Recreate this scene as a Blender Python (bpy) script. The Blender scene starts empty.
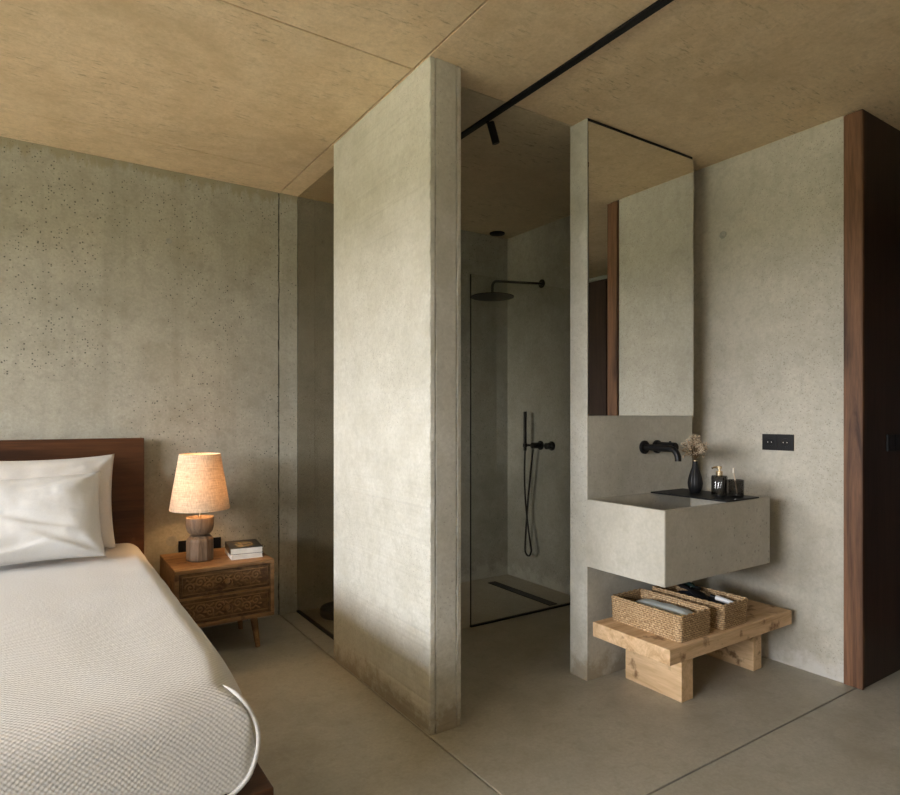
import bpy, bmesh, math, random
from mathutils import Vector, Matrix, noise
random.seed(7)
PI = math.pi
C = bpy.context.scene.collection
CEIL = 2.665

# ------------------------------------------------------------------ materials
def newmat(name, rough=0.6, metal=0.0, spec=0.5):
    m = bpy.data.materials.new(name); m.use_nodes = True
    nt = m.node_tree; b = nt.nodes['Principled BSDF']
    b.inputs['Roughness'].default_value = rough
    b.inputs['Metallic'].default_value = metal
    b.inputs['Specular IOR Level'].default_value = spec
    return m, nt, b

def nd(nt, t, **kw):
    n = nt.nodes.new(t)
    for k, v in kw.items():
        if hasattr(n, k): setattr(n, k, v)
        else: n.inputs[k].default_value = v
    return n

def coords(nt, scale=(1, 1, 1), rot=(0, 0, 0)):
    tc = nd(nt, 'ShaderNodeTexCoord'); mp = nd(nt, 'ShaderNodeMapping')
    mp.inputs['Scale'].default_value = scale; mp.inputs['Rotation'].default_value = rot
    nt.links.new(tc.outputs['Object'], mp.inputs['Vector'])
    return mp.outputs['Vector']

def tex_noise(nt, vec, scale, detail=4, rough=0.55, dist=0.0):
    n = nd(nt, 'ShaderNodeTexNoise'); nt.links.new(vec, n.inputs['Vector'])
    n.inputs['Scale'].default_value = scale; n.inputs['Detail'].default_value = detail
    n.inputs['Roughness'].default_value = rough; n.inputs['Distortion'].default_value = dist
    return n.outputs['Fac']

def maprange(nt, val, a, b, c=0.0, d=1.0):
    n = nd(nt, 'ShaderNodeMapRange'); nt.links.new(val, n.inputs['Value'])
    for k, v in zip(('From Min', 'From Max', 'To Min', 'To Max'), (a, b, c, d)): n.inputs[k].default_value = v
    return n.outputs['Result']

def mixc(nt, fac, A, B):
    n = nd(nt, 'ShaderNodeMix', data_type='RGBA')
    for s, v in ((n.inputs['Factor'], fac), (n.inputs[6], A), (n.inputs[7], B)):
        if isinstance(v, (tuple, list)): s.default_value = (*v[:3], 1)
        elif isinstance(v, (int, float)): s.default_value = v
        else: nt.links.new(v, s)
    return n.outputs[2]

def math_(nt, op, a, b=None):
    n = nd(nt, 'ShaderNodeMath', operation=op)
    for s, v in zip(n.inputs, (a, b)):
        if v is None: continue
        if isinstance(v, (int, float)): s.default_value = v
        else: nt.links.new(v, s)
    return n.outputs[0]

def bump(nt, b, h, strength=0.3, dist=0.01):
    n = nd(nt, 'ShaderNodeBump'); n.inputs['Strength'].default_value = strength
    n.inputs['Distance'].default_value = dist
    nt.links.new(h, n.inputs['Height']); nt.links.new(n.outputs[0], b.inputs['Normal'])

def concrete(name, col, dark, light, pores=0.5, pscale=45, rough=0.75, streak=0.35, spots=0.0, foot=None, head=None, speck=0.0, bstr=0.35, spec=0.35):
    m, nt, b = newmat(name, rough, spec=spec)
    v = coords(nt)
    big = maprange(nt, tex_noise(nt, v, 1.1, 6, 0.6, 0.6), 0.35, 0.65)
    mid = maprange(nt, tex_noise(nt, v, 6, 6, 0.65), 0.35, 0.7)
    fine = tex_noise(nt, v, 70, 4, 0.7)
    c = mixc(nt, big, dark, col)
    c = mixc(nt, math_(nt, 'MULTIPLY', mid, 0.75), c, light)
    if streak:
        vs = coords(nt, (7, 7, 0.35))
        st = maprange(nt, tex_noise(nt, vs, 1.6, 4, 0.6), 0.5, 0.75)
        c = mixc(nt, math_(nt, 'MULTIPLY', st, streak), c, dark)
    c = mixc(nt, maprange(nt, fine, 0.35, 0.7, 0.0, 0.4), c, tuple(x * .8 for x in dark))
    blot = maprange(nt, tex_noise(nt, v, 19, 5, 0.7, 0.4), 0.50, 0.68)
    c = mixc(nt, math_(nt, 'MULTIPLY', blot, 0.42), c, tuple(x * .86 for x in dark))
    if speck:   # dark dashes left by the shuttering boards
        vp = coords(nt, (5, 22, 5))
        sp = maprange(nt, tex_noise(nt, vp, 3.2, 6, 0.7), 0.56, 0.66)
        gate = maprange(nt, tex_noise(nt, v, 2.2, 4), 0.44, 0.60)
        sp = math_(nt, 'MULTIPLY', math_(nt, 'MULTIPLY', sp, gate), speck)
        c = mixc(nt, sp, c, tuple(x * 0.35 for x in dark))
    height = fine
    if pores:
        vo = nd(nt, 'ShaderNodeTexVoronoi'); vo.inputs['Scale'].default_value = pscale
        nt.links.new(v, vo.inputs['Vector'])
        gate = maprange(nt, tex_noise(nt, v, 1.7, 3), 0.36, 0.60, 0.08, 0.40)
        # each cell gets its own pore size
        sep = nd(nt, 'ShaderNodeSeparateColor'); nt.links.new(vo.outputs['Color'], sep.inputs[0])
        size = math_(nt, 'MULTIPLY', gate, maprange(nt, sep.outputs[0], 0.62, 1.0))
        p = math_(nt, 'LESS_THAN', vo.outputs['Distance'], size)
        c = mixc(nt, math_(nt, 'MULTIPLY', p, pores), c, tuple(x * 0.25 for x in dark))
        height = math_(nt, 'SUBTRACT', fine, math_(nt, 'MULTIPLY', p, 1.2))
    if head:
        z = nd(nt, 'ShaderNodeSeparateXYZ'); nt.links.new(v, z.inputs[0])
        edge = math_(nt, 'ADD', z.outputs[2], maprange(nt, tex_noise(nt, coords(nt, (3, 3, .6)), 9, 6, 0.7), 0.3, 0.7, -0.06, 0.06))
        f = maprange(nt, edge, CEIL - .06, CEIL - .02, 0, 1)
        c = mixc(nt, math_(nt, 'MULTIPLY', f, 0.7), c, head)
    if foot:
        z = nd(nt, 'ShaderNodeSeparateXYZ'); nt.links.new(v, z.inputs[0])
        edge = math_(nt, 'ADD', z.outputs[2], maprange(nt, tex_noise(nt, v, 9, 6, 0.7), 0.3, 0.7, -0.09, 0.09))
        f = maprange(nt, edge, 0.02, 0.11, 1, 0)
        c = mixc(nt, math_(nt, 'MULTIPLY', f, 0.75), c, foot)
    nt.links.new(c, b.inputs['Base Color'])
    nt.links.new(maprange(nt, mid, 0, 1, rough - 0.08, rough + 0.08), b.inputs['Roughness'])
    height = math_(nt, 'ADD', math_(nt, 'MULTIPLY', height, 0.4), math_(nt, 'MULTIPLY', mid, 0.8))
    bump(nt, b, height, bstr, 0.004)
    return m

def wood(name, c1, c2, axis=2, scale=9, rough=0.45, knots=None, stretch=0.07, bstr=0.15):
    m, nt, b = newmat(name, rough + .08, spec=0.28)
    s = [1, 1, 1]; s[axis] = stretch
    v = coords(nt, s)
    g = tex_noise(nt, v, scale, 8, 0.65, 1.6)
    g2 = tex_noise(nt, v, scale * 9, 3, 0.6)
    r = nd(nt, 'ShaderNodeValToRGB'); nt.links.new(g, r.inputs[0])
    r.color_ramp.elements[0].position = 0.33; r.color_ramp.elements[0].color = (*c2, 1)
    r.color_ramp.elements[1].position = 0.66; r.color_ramp.elements[1].color = (*c1, 1)
    e = r.color_ramp.elements.new(0.48); e.color = (*[a * 0.55 + b_ * 0.45 for a, b_ in zip(c1, c2)], 1)
    c = mixc(nt, maprange(nt, g2, 0.4, 0.7, 0, 0.4), r.outputs[0], c2)
    if knots:
        k = maprange(nt, tex_noise(nt, coords(nt), 11, 4, 0.6), 0.585, 0.68)
        c = mixc(nt, math_(nt, 'MULTIPLY', k, 0.8), c, knots)
    nt.links.new(c, b.inputs['Base Color'])
    bump(nt, b, g2, bstr, 0.002)
    return m

def plain(name, col, rough=0.5, metal=0.0, spec=0.5, nscale=30, var=0.15, bstr=0.05):
    m, nt, b = newmat(name, rough, metal, spec)
    n = tex_noise(nt, coords(nt), nscale, 4)
    c = mixc(nt, maprange(nt, n, 0.3, 0.7), tuple(x * (1 - var) for x in col), col)
    nt.links.new(c, b.inputs['Base Color'])
    bump(nt, b, n, bstr, 0.001)
    return m

def glass(name, tint, ior=1.45, rough=0.0):
    m = bpy.data.materials.new(name); m.use_nodes = True
    nt = m.node_tree; nt.nodes.clear()
    out = nd(nt, 'ShaderNodeOutputMaterial'); mx = nd(nt, 'ShaderNodeMixShader')
    tr = nd(nt, 'ShaderNodeBsdfTransparent'); gl = nd(nt, 'ShaderNodeBsdfGlossy')
    lw = nd(nt, 'ShaderNodeLayerWeight'); lw.inputs['Blend'].default_value = 0.5
    f0 = ((ior - 1) / (ior + 1)) ** 2
    fr = math_(nt, 'ADD', math_(nt, 'MULTIPLY', math_(nt, 'POWER', lw.outputs['Facing'], 5.0), 1 - f0), f0)
    n = tex_noise(nt, coords(nt), 3, 2)
    c = mixc(nt, n, tint, tuple(min(1, t * 1.02) for t in tint))
    nt.links.new(c, tr.inputs[0]); gl.inputs['Roughness'].default_value = rough
    nt.links.new(fr, mx.inputs[0]); nt.links.new(tr.outputs[0], mx.inputs[1])
    nt.links.new(gl.outputs[0], mx.inputs[2]); nt.links.new(mx.outputs[0], out.inputs[0])
    return m

def fabric(name, col, weave=0.004, bstr=0.4, rough=0.9, kind='linen', trans=0.0):
    m, nt, b = newmat(name, rough, spec=0.2)
    b.inputs['Sheen Weight'].default_value = 0.15
    v = coords(nt)
    s = nd(nt, 'ShaderNodeSeparateXYZ'); nt.links.new(v, s.inputs[0])
    k = 2 * PI / weave
    if kind == 'waffle':   # little raised diamonds
        hz = math_(nt, 'MULTIPLY', s.outputs[2], k)
        wob = math_(nt, 'MULTIPLY', tex_noise(nt, v, 5, 2), 7.0)
        y = math_(nt, 'ADD', math_(nt, 'MULTIPLY', s.outputs[1], k), math_(nt, 'ADD', hz, wob))
        x = math_(nt, 'ADD', math_(nt, 'MULTIPLY', s.outputs[0], k), wob)
        h = math_(nt, 'MULTIPLY', math_(nt, 'SINE', x), math_(nt, 'SINE', y))
    else:
        x = math_(nt, 'SINE', math_(nt, 'MULTIPLY', s.outputs[0], k))
        z = math_(nt, 'SINE', math_(nt, 'MULTIPLY', s.outputs[2], k))
        h = math_(nt, 'ADD', x, z)
    n = tex_noise(nt, v, 120, 3)
    h2 = math_(nt, 'ADD', math_(nt, 'MULTIPLY', h, 0.5), n)
    dk = tuple(x_ * 0.80 for x_ in col)
    c = mixc(nt, maprange(nt, h2, -0.2, 1.1), dk, col)
    nt.links.new(c, b.inputs['Base Color'])
    bump(nt, b, h2, bstr, 0.002)
    return m

def seagrass(name):
    m, nt, b = newmat(name, 0.75)
    v = coords(nt)
    a = tex_noise(nt, v, 110, 3, 0.6); bb = tex_noise(nt, v, 14, 3)
    c = mixc(nt, maprange(nt, a, 0.35, 0.65), (0.30, 0.17, 0.075), (0.78, 0.57, 0.33))
    c = mixc(nt, maprange(nt, bb, 0.35, 0.7, 0, 0.45), c, (0.40, 0.25, 0.11))
    s = nd(nt, 'ShaderNodeSeparateXYZ'); nt.links.new(v, s.inputs[0])
    row = math_(nt, 'MULTIPLY', s.outputs[2], 11 / .106)          # eleven twisted coils
    gap = math_(nt, 'ABSOLUTE', math_(nt, 'SINE', math_(nt, 'MULTIPLY', row, PI)))
    odd = math_(nt, 'MULTIPLY', math_(nt, 'FLOOR', row), 2.2)
    along = math_(nt, 'ADD', math_(nt, 'ADD', s.outputs[0], s.outputs[1]), math_(nt, 'MULTIPLY', s.outputs[2], .7))
    tw = math_(nt, 'ABSOLUTE', math_(nt, 'SINE', math_(nt, 'ADD', math_(nt, 'MULTIPLY', along, 330.0), odd)))
    k = math_(nt, 'MULTIPLY', maprange(nt, gap, 0.05, 0.5), maprange(nt, tw, 0.0, 0.45, 0.25, 1.0))
    c = mixc(nt, k, (0.10, 0.052, 0.022), c)
    nt.links.new(c, b.inputs['Base Color']); bump(nt, b, math_(nt, 'ADD', a, math_(nt, 'MULTIPLY', k, 2.0)), 0.6, 0.002)
    return m

M = {}
M['wall'] = concrete('wall concrete', (0.485, 0.455, 0.385), (0.37, 0.35, 0.29), (0.565, 0.54, 0.475), pores=0.35, pscale=120, streak=0.3, foot=(0.60, 0.59, 0.56))
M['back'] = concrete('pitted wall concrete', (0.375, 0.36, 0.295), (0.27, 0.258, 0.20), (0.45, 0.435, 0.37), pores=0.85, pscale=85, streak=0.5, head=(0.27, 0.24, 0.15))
M['column'] = concrete('column concrete', (0.55, 0.535, 0.465), (0.44, 0.425, 0.36), (0.64, 0.63, 0.575), pores=0.3, pscale=110, streak=0.12, foot=(0.30, 0.25, 0.175))  # foot colour mixes the base stain with warm bounced light
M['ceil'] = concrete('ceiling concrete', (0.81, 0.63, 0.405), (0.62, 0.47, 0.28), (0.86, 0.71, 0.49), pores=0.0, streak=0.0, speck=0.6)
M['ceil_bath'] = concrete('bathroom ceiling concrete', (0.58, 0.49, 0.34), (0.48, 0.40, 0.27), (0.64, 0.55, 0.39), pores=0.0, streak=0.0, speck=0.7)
M['floor'] = concrete('floor screed', (0.44, 0.415, 0.345), (0.335, 0.31, 0.245), (0.51, 0.49, 0.42), pores=0.0, streak=0.0, rough=0.5, bstr=0.08, spec=0.4)
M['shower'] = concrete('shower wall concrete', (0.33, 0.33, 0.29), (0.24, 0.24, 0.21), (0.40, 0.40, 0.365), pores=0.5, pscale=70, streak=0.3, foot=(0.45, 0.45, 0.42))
M['basin'] = concrete('cast basin concrete', (0.50, 0.475, 0.405), (0.41, 0.385, 0.32), (0.57, 0.55, 0.485), pores=0.4, pscale=60, rough=0.6, streak=0.0, bstr=0.12)
M['joint'] = plain('joint filler', (0.05, 0.043, 0.035), 0.9)
M['black'] = plain('matt black metal', (0.006, 0.006, 0.007), 0.42, 0.0, 0.28)
M['blackplastic'] = plain('black plastic', (0.008, 0.008, 0.009), 0.45, 0.0, 0.28)
M['brass'] = plain('polished brass', (0.92, 0.76, 0.50), 0.2, 1.0)
M['walnut'] = wood('walnut panel', (0.21, 0.105, 0.055), (0.045, 0.020, 0.011), 2, 11, 0.45)
M['walnut_dark'] = wood('dark walnut panel', (0.045, 0.025, 0.017), (0.018, 0.010, 0.007), 2, 14, 0.35)
M['head'] = wood('headboard walnut', (0.095, 0.036, 0.012), (0.030, 0.010, 0.003), 0, 9, 0.4)
M['oak'] = wood('pale knotty oak', (0.78, 0.57, 0.35), (0.50, 0.32, 0.16), 1, 12, 0.5, knots=(0.16, 0.07, 0.025), stretch=0.12)
M['oak_x'] = wood('pale knotty oak long grain', (0.76, 0.55, 0.34), (0.44, 0.27, 0.13), 0, 12, 0.5, knots=(0.16, 0.07, 0.025), stretch=0.10)
M['mango'] = wood('carved mango wood', (0.35, 0.20, 0.09), (0.15, 0.078, 0.032), 0, 13, 0.5, knots=(0.09, 0.04, 0.018), stretch=0.15)
M['mango_carved'] = wood('weathered carved front', (0.20, 0.115, 0.052), (0.07, 0.036, 0.016), 0, 22, 0.6, knots=(0.07, 0.033, 0.016), stretch=0.4, bstr=0.8)
M['lampwood'] = wood('turned lamp wood', (0.24, 0.17, 0.115), (0.10, 0.065, 0.04), 2, 22, 0.5, stretch=0.15)
M['linen'] = fabric('white linen', (0.74, 0.74, 0.73), 0.004, 0.25)
M['linen2'] = fabric('cream linen', (0.68, 0.66, 0.63), 0.003, 0.25)
M['spread'] = fabric('waffle cotton', (0.68, 0.665, 0.64), 0.014, 0.6, kind='waffle')
M['mirror'] = newmat('mirror silver', 0.0, 1.0)[0]
_b = M['mirror'].node_tree.nodes['Principled BSDF']; _b.inputs['Base Color'].default_value = (0.86, 0.87, 0.85, 1)
M['glass'] = glass('clear glass', (0.95, 0.955, 0.94))
M['tinted'] = glass('bronze tinted glass', (0.86, 0.83, 0.77))
M['smoke'] = glass('smoked ribbed glass', (0.54, 0.53, 0.52), 1.5, 0.08)
M['grass'] = plain('dry meadow', (0.34, 0.30, 0.17), 0.9, nscale=3, var=0.4)
M['terrace'] = plain('pale terrace stone', (0.55, 0.47, 0.36), 0.8, nscale=4)
M['seagrass'] = seagrass('woven seagrass')
M['cover'] = plain('black book cover', (0.018, 0.017, 0.014), 0.3)
M['gilt'] = plain('gilt print', (0.35, 0.26, 0.12), 0.5)
M['paper'] = plain('book pages', (0.66, 0.63, 0.57), 0.9)
M['whitecover'] = plain('white book cover', (0.74, 0.73, 0.70), 0.6)
M['towel'] = plain('pale grey towelling', (0.50, 0.53, 0.50), 0.95, nscale=200, bstr=0.6)
M['whiteplastic'] = plain('white plastic', (0.72, 0.72, 0.72), 0.4)
M['navy'] = plain('dark navy cloth', (0.02, 0.024, 0.04), 0.8, nscale=80, bstr=0.4)
M['stem'] = plain('dry stem', (0.16, 0.10, 0.05), 0.9)
M['bloom'] = plain('dried blossom', (0.62, 0.50, 0.36), 0.95, nscale=300, bstr=0.5)
M['bristle'] = plain('pale bristles', (0.75, 0.70, 0.60), 0.8)

def shade_mat():
    m = bpy.data.materials.new('burlap lampshade'); m.use_nodes = True
    nt = m.node_tree; nt.nodes.clear()
    out = nd(nt, 'ShaderNodeOutputMaterial'); mx = nd(nt, 'ShaderNodeMixShader')
    df = nd(nt, 'ShaderNodeBsdfDiffuse'); tr = nd(nt, 'ShaderNodeBsdfTranslucent')
    v1 = tex_noise(nt, coords(nt, (1, 1, 0.04)), 260, 4, 0.6)
    v2 = tex_noise(nt, coords(nt, (0.05, 0.05, 1)), 300, 4, 0.6)
    w = math_(nt, 'MULTIPLY', math_(nt, 'ADD', v1, v2), 0.5)
    c = mixc(nt, maprange(nt, w, 0.38, 0.62), (0.56, 0.43, 0.29), (0.92, 0.78, 0.60))
    nt.links.new(c, df.inputs[0]); nt.links.new(c, tr.inputs[0])
    mx.inputs[0].default_value = 0.27
    nt.links.new(df.outputs[0], mx.inputs[1]); nt.links.new(tr.outputs[0], mx.inputs[2]); nt.links.new(mx.outputs[0], out.inputs[0])
    return m
M['shade'] = shade_mat()

# ------------------------------------------------------------------ mesh builder
class MB:
    def __init__(s): s.bm = bmesh.new()
    def box(s, x0, x1, y0, y1, z0, z1, bev=0.0, seg=2):
        r = bmesh.ops.create_cube(s.bm, size=1); vs = r['verts']
        bmesh.ops.scale(s.bm, vec=(x1 - x0, y1 - y0, z1 - z0), verts=vs)
        bmesh.ops.translate(s.bm, vec=((x0 + x1) / 2, (y0 + y1) / 2, (z0 + z1) / 2), verts=vs)
        if bev:
            es = list({e for v in vs for e in v.link_edges})
            bmesh.ops.bevel(s.bm, geom=es, offset=bev, segments=seg, affect='EDGES', profile=0.5)
        return s
    def lathe(s, prof, c=(0, 0, 0), n=32, axis=None, flute=0, famp=0):
        rings = []
        rot = Vector((0, 0, 1)).rotation_difference(Vector(axis)).to_matrix() if axis else None
        for r, z in prof:
            ring = []
            for k in range(n):
                a = 2 * PI * k / n
                rr = r * (1 + famp * math.cos(flute * a)) if flute else r
                p = Vector((rr * math.cos(a), rr * math.sin(a), z))
                if rot: p = rot @ p
                ring.append(s.bm.verts.new(p + Vector(c)))
            rings.append(ring)
        for A, B in zip(rings, rings[1:]):
            for k in range(n):
                s.bm.faces.new((A[k], A[(k + 1) % n], B[(k + 1) % n], B[k]))
        if prof[0][0] > 1e-6: s.bm.faces.new(list(reversed(rings[0])))
        if prof[-1][0] > 1e-6: s.bm.faces.new(rings[-1])
        return s
    def cyl(s, p0, p1, r0, r1=None, n=24, bev=0.0):
        p0, p1 = Vector(p0), Vector(p1); d = p1 - p0; L = d.length
        r1 = r0 if r1 is None else r1
        pr = [(r0, 0), (r1, L)] if not bev else [(r0 - bev, 0), (r0, bev), (r1, L - bev), (r1 - bev, L)]
        return s.lathe(pr, p0, n, d.normalized())
    def tube(s, pts, r, n=10, closed=False):
        pts = [Vector(p) for p in pts]; rings = []; N = len(pts); prev = None
        for i, p in enumerate(pts):
            t = (pts[(i + 1) % N] - pts[i - 1]) if closed else (pts[min(i + 1, N - 1)] - pts[max(i - 1, 0)])
            t.normalize()
            if prev is None:
                u = t.orthogonal().normalized()
            else:
                u = (prev - t * prev.dot(t))
                u = u.normalized() if u.length > 1e-6 else t.orthogonal().normalized()
            prev = u; w = t.cross(u)
            rr = r(i / (N - 1)) if callable(r) else r
            rings.append([s.bm.verts.new(p + rr * (math.cos(2 * PI * k / n) * u + math.sin(2 * PI * k / n) * w)) for k in range(n)])
        for i in range(N if closed else N - 1):
            A, B = rings[i], rings[(i + 1) % N]
            for k in range(n): s.bm.faces.new((A[k], A[(k + 1) % n], B[(k + 1) % n], B[k]))
        if not closed:
            s.bm.faces.new(list(reversed(rings[0]))); s.bm.faces.new(rings[-1])
        return s
    def ball(s, c, r, sub=1, sc=(1, 1, 1)):
        q = bmesh.ops.create_icosphere(s.bm, subdivisions=sub, radius=r)
        bmesh.ops.scale(s.bm, vec=sc, verts=q['verts']); bmesh.ops.translate(s.bm, vec=c, verts=q['verts'])
        return s
    def prism(s, poly, z0, z1, nz=1, jit=None):
        """poly (x, y) counter-clockwise, raised from z0 to z1"""
        rings = []
        for i in range(nz + 1):
            z = z0 + (z1 - z0) * i / nz
            rings.append([s.bm.verts.new((*(jit(j, x, y, z) if jit else (x, y)), z)) for j, (x, y) in enumerate(poly)])
        n = len(poly)
        for A, B in zip(rings, rings[1:]):
            for k in range(n): s.bm.faces.new((A[k], A[(k + 1) % n], B[(k + 1) % n], B[k]))
        s.bm.faces.new(list(reversed(rings[0]))); s.bm.faces.new(rings[-1])
        return s
    def xf(s, mat):
        s.bm.transform(mat); return s
    def build(s, name, mat, parent=None, smooth=False, rootloc=None, label=None, angle=None):
        bmesh.ops.recalc_face_normals(s.bm, faces=s.bm.faces)
        me = bpy.data.meshes.new(name)
        if parent:
            q = parent
            while q.parent: q = q.parent
            if q.get('_w') is None:
                s.bm.transform(Matrix.Translation(-Vector(q.location)))
        s.bm.to_mesh(me); s.bm.free()
        me.materials.append(mat)
        if smooth:
            for p in me.polygons: p.use_smooth = True
            me.set_sharp_from_angle(angle=angle or math.radians(38))
        o = bpy.data.objects.new(name, me); C.objects.link(o)
        if parent: o.parent = parent
        if label: o['label'] = label
        return o

def struct(o): o['kind'] = 'structure'; return o
def tag(o, label, cat, group=None, kind=None):
    o['label'] = label; o['category'] = cat
    if group: o['group'] = group
    if kind: o['kind'] = kind
    return o
def thing(name, label, cat, loc, group=None):
    o = bpy.data.objects.new(name, None); C.objects.link(o); o.location = loc; o.empty_display_size = 0.1
    return tag(o, label, cat, group)

# ------------------------------------------------------------------ the room
G = 0.0035   # half joint width
XL, XR, YB, YF, XH = -4.2, 3.15, 3.86, -2.6, 4.7
# floor slabs with open joints
m = MB()
m.box(XL - .2, 1.275 - G, YF - .2, YB + .2, -0.12, 0, 0.0015, 1)
m.box(1.275 + G, XH + .2, YF - .2, 1.35 - G, -0.12, 0, 0.0015, 1)
m.box(1.275 + G, XH + .2, 1.35 + G, 3.005, -0.12, 0, 0.0015, 1)
m.box(1.275 + G, XH + .2, 3.011, YB + .2, -0.12, 0, 0.0015, 1)
floor = struct(m.build('floor', M['floor']))
MB().box(XL - .2, XH + .2, YF - .2, YB + .2, -0.16, -0.12).build('joint_bed', M['joint'], floor)
# ceiling slabs
m = MB(); T = CEIL + 0.25; yj = 2.19
m.box(XL - .2, 1.272 - G, YF - .2, yj - G, CEIL, T, 0.002, 1)
m.box(XL - .2, 1.272 - G, yj + G, 3.5 - G, CEIL, T, 0.002, 1)
m.box(XL - .2, 1.272 - G, 3.5 + G, YB + .2, CEIL, T, 0.002, 1)
m.box(1.272 + G, XH + .2, YF - .2, yj - G, CEIL, T, 0.002, 1)
m.box(1.272 + G, 1.395, yj + G, YB + .2, CEIL, T, 0.002, 1)
ceiling = struct(m.build('ceiling', M['ceil']))
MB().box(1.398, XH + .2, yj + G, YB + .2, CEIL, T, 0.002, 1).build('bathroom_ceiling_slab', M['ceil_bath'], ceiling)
MB().box(XL - .2, XH + .2, YF - .2, YB + .2, T, T + .05).build('joint_bed', M['joint'], ceiling)
# back wall with its rough vertical joint
def jagwall(x0, x1, left_j, right_j, seed):
    mb = MB()
    poly = [(x0, YB), (x1, YB), (x1, YB + .2), (x0, YB + .2)]
    def jit(j, x, y, z):
        if j == 0 and left_j: return (x + 0.004 * noise.noise((z * 9, seed, 0)) + 0.003 * noise.noise((z * 37, seed, 4)), y)
        if j == 1 and right_j: return (x + 0.004 * noise.noise((z * 9, seed, 0)) + 0.003 * noise.noise((z * 37, seed, 9)), y)
        return (x, y)
    return mb.prism(poly, 0, CEIL, 90, jit)
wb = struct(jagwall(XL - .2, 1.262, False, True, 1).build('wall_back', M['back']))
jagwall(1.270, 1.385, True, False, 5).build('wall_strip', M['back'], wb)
MB().box(1.2, 1.45, YB + .008, YB + .2, 0, CEIL).build('joint_bed', M['joint'], wb)
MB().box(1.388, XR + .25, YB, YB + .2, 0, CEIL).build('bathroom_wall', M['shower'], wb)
# tie holes
def tie(x, y, z, ax, wall, r=0.011):
    t = MB().lathe([(r * 1.5, 0), (r * 1.5, 0.0012), (r, 0.0012), (r * .9, 0.0004), (0, 0.0004)], (x, y, z), 20, ax)
    t.build('tie_hole_plug', M['shower'], wall, True)
tie(0.626, YB, 2.26, (0, -1, 0), wb)
tie(0.640, YB, 0.537, (0, -1, 0), wb, 0.02)
# right wall, with a hair line joint at the shower
wr = struct(MB().box(XR, XR + .2, 1.40, YB, 0, CEIL, 0.002, 1).build('wall_right', M['wall']))
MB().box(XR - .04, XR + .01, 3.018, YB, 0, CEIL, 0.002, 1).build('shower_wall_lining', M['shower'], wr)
tie(XR, 2.021, 2.255, (-1, 0, 0), wr, 0.014)
tie(XR - .04, 3.20, 2.30, (-1, 0, 0), wr, 0.012)
tie(XR - .04, 3.34, 0.80, (-1, 0, 0), wr, 0.007)
# column (free standing wall stub) with rough formwork edges
poly = [(1.283, 2.070), (1.300, 2.068), (1.304, 2.080), (1.308, 2.068), (1.400, 2.068), (1.404, 2.080), (1.409, 2.068),
        (1.426, 2.070), (1.430, 2.075), (1.430, 3.020), (1.280, 3.020), (1.280, 2.074)]
def cj(j, x, y, z):
    a = 0.0018 * noise.noise((z * 14, j * 0.7, 3)) + 0.0018 * noise.noise((z * 45, j * 2.1, 8))
    low = max(0, 1 - z / 0.5)
    a *= 1.3 + 2.2 * low
    return (x + a, y + a * 0.8) if j not in (9, 10) else (x, y)
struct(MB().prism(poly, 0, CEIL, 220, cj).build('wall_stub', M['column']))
# wing wall that carries mirror and basin
wing = struct(MB().box(2.163, 2.968, 2.086, 2.200, 0, CEIL, 0.003, 2).build('wall_wing', M['column']))
# walls that close the room
m = MB()   # left wall with the big opening
WY0, WY1, WZ0, WZ1 = -1.0, 3.45, 1.25, 2.42
m.box(XL - .2, XL, YF, WY0, 0, CEIL); m.box(XL - .2, XL, WY1, YB, 0, CEIL); m.box(XL - .2, XL, WY0, WY1, WZ1, CEIL); m.box(XL - .2, XL, WY0, WY1, 0, WZ0)
struct(m.build('wall_left', M['wall']))
m = MB()
m.box(XL - .14, XL - .08, WY0, WY0 + .05, WZ0, WZ1); m.box(XL - .14, XL - .08, WY1 - .05, WY1, WZ0, WZ1)
m.box(XL - .14, XL - .08, WY0, WY1, WZ1 - .05, WZ1); m.box(XL - .14, XL - .08, WY0, WY1, WZ0, WZ0 + .03)
m.box(XL - .14, XL - .08, 1.9, 1.94, WZ0, WZ1)
struct(m.build('window_1', M['black']))
struct(MB().box(XL - .2, XH + .2, YF - .2, YF, 0, CEIL).build('wall_front', M['wall']))
# walnut lined passage to the right
wh = struct(MB().box(XR + .004, XH, 1.327, 1.40, 0, CEIL).build('wall_passage', M['walnut_dark']))
MB().box(XR - .018, XR + .004, 1.322, 1.398, 0.004, CEIL - .012, 0.0015, 1).build('walnut_edge', M['walnut'], wh)
MB().box(XR - .018, XR + .001, 1.318, 1.322, 0.004, CEIL - .012).build('edge_lipping', M['walnut'], wh)
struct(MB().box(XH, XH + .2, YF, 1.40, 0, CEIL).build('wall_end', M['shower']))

# outside: unseen terrace and lawn, added to bounce warm light onto the ceiling
struct(MB().box(-9.5, XL - .2, -4, 8, -0.14, -0.02).build('terrace', M['terrace']))
struct(MB().box(-60, -9.5, -50, 50, -0.30, -0.06).build('lawn', M['grass']))

# ------------------------------------------------------------------ glass screens and channels
g = thing('glass_screen', 'tall bronze tinted glass screen between back wall and concrete wall stub', 'glass screen', (1.39, 3.02, 0))
MB().box(1.386, 1.394, 3.022, YB - .002, 0.012, CEIL - .002).build('pane', M['tinted'], g)
MB().box(1.380, 1.400, 3.022, YB - .002, 0.0, 0.012).build('bottom_channel', M['black'], g)
g = thing('shower_screen', 'clear frameless shower glass standing on the floor in front of the drain', 'shower screen', (2.145, 3.008, 0))
MB().box(2.145, XR - .002, 3.004, 3.012, 0.010, 2.10, 0.0008, 1).build('pane', M['glass'], g)
MB().box(2.142, XR - .002, 3.000, 3.016, 0.0, 0.010).build('bottom_channel', M['black'], g)
MB().box(2.1432, 2.145, 3.003, 3.013, 0.0, 2.10).build('edge_seal', M['black'], g)

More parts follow.
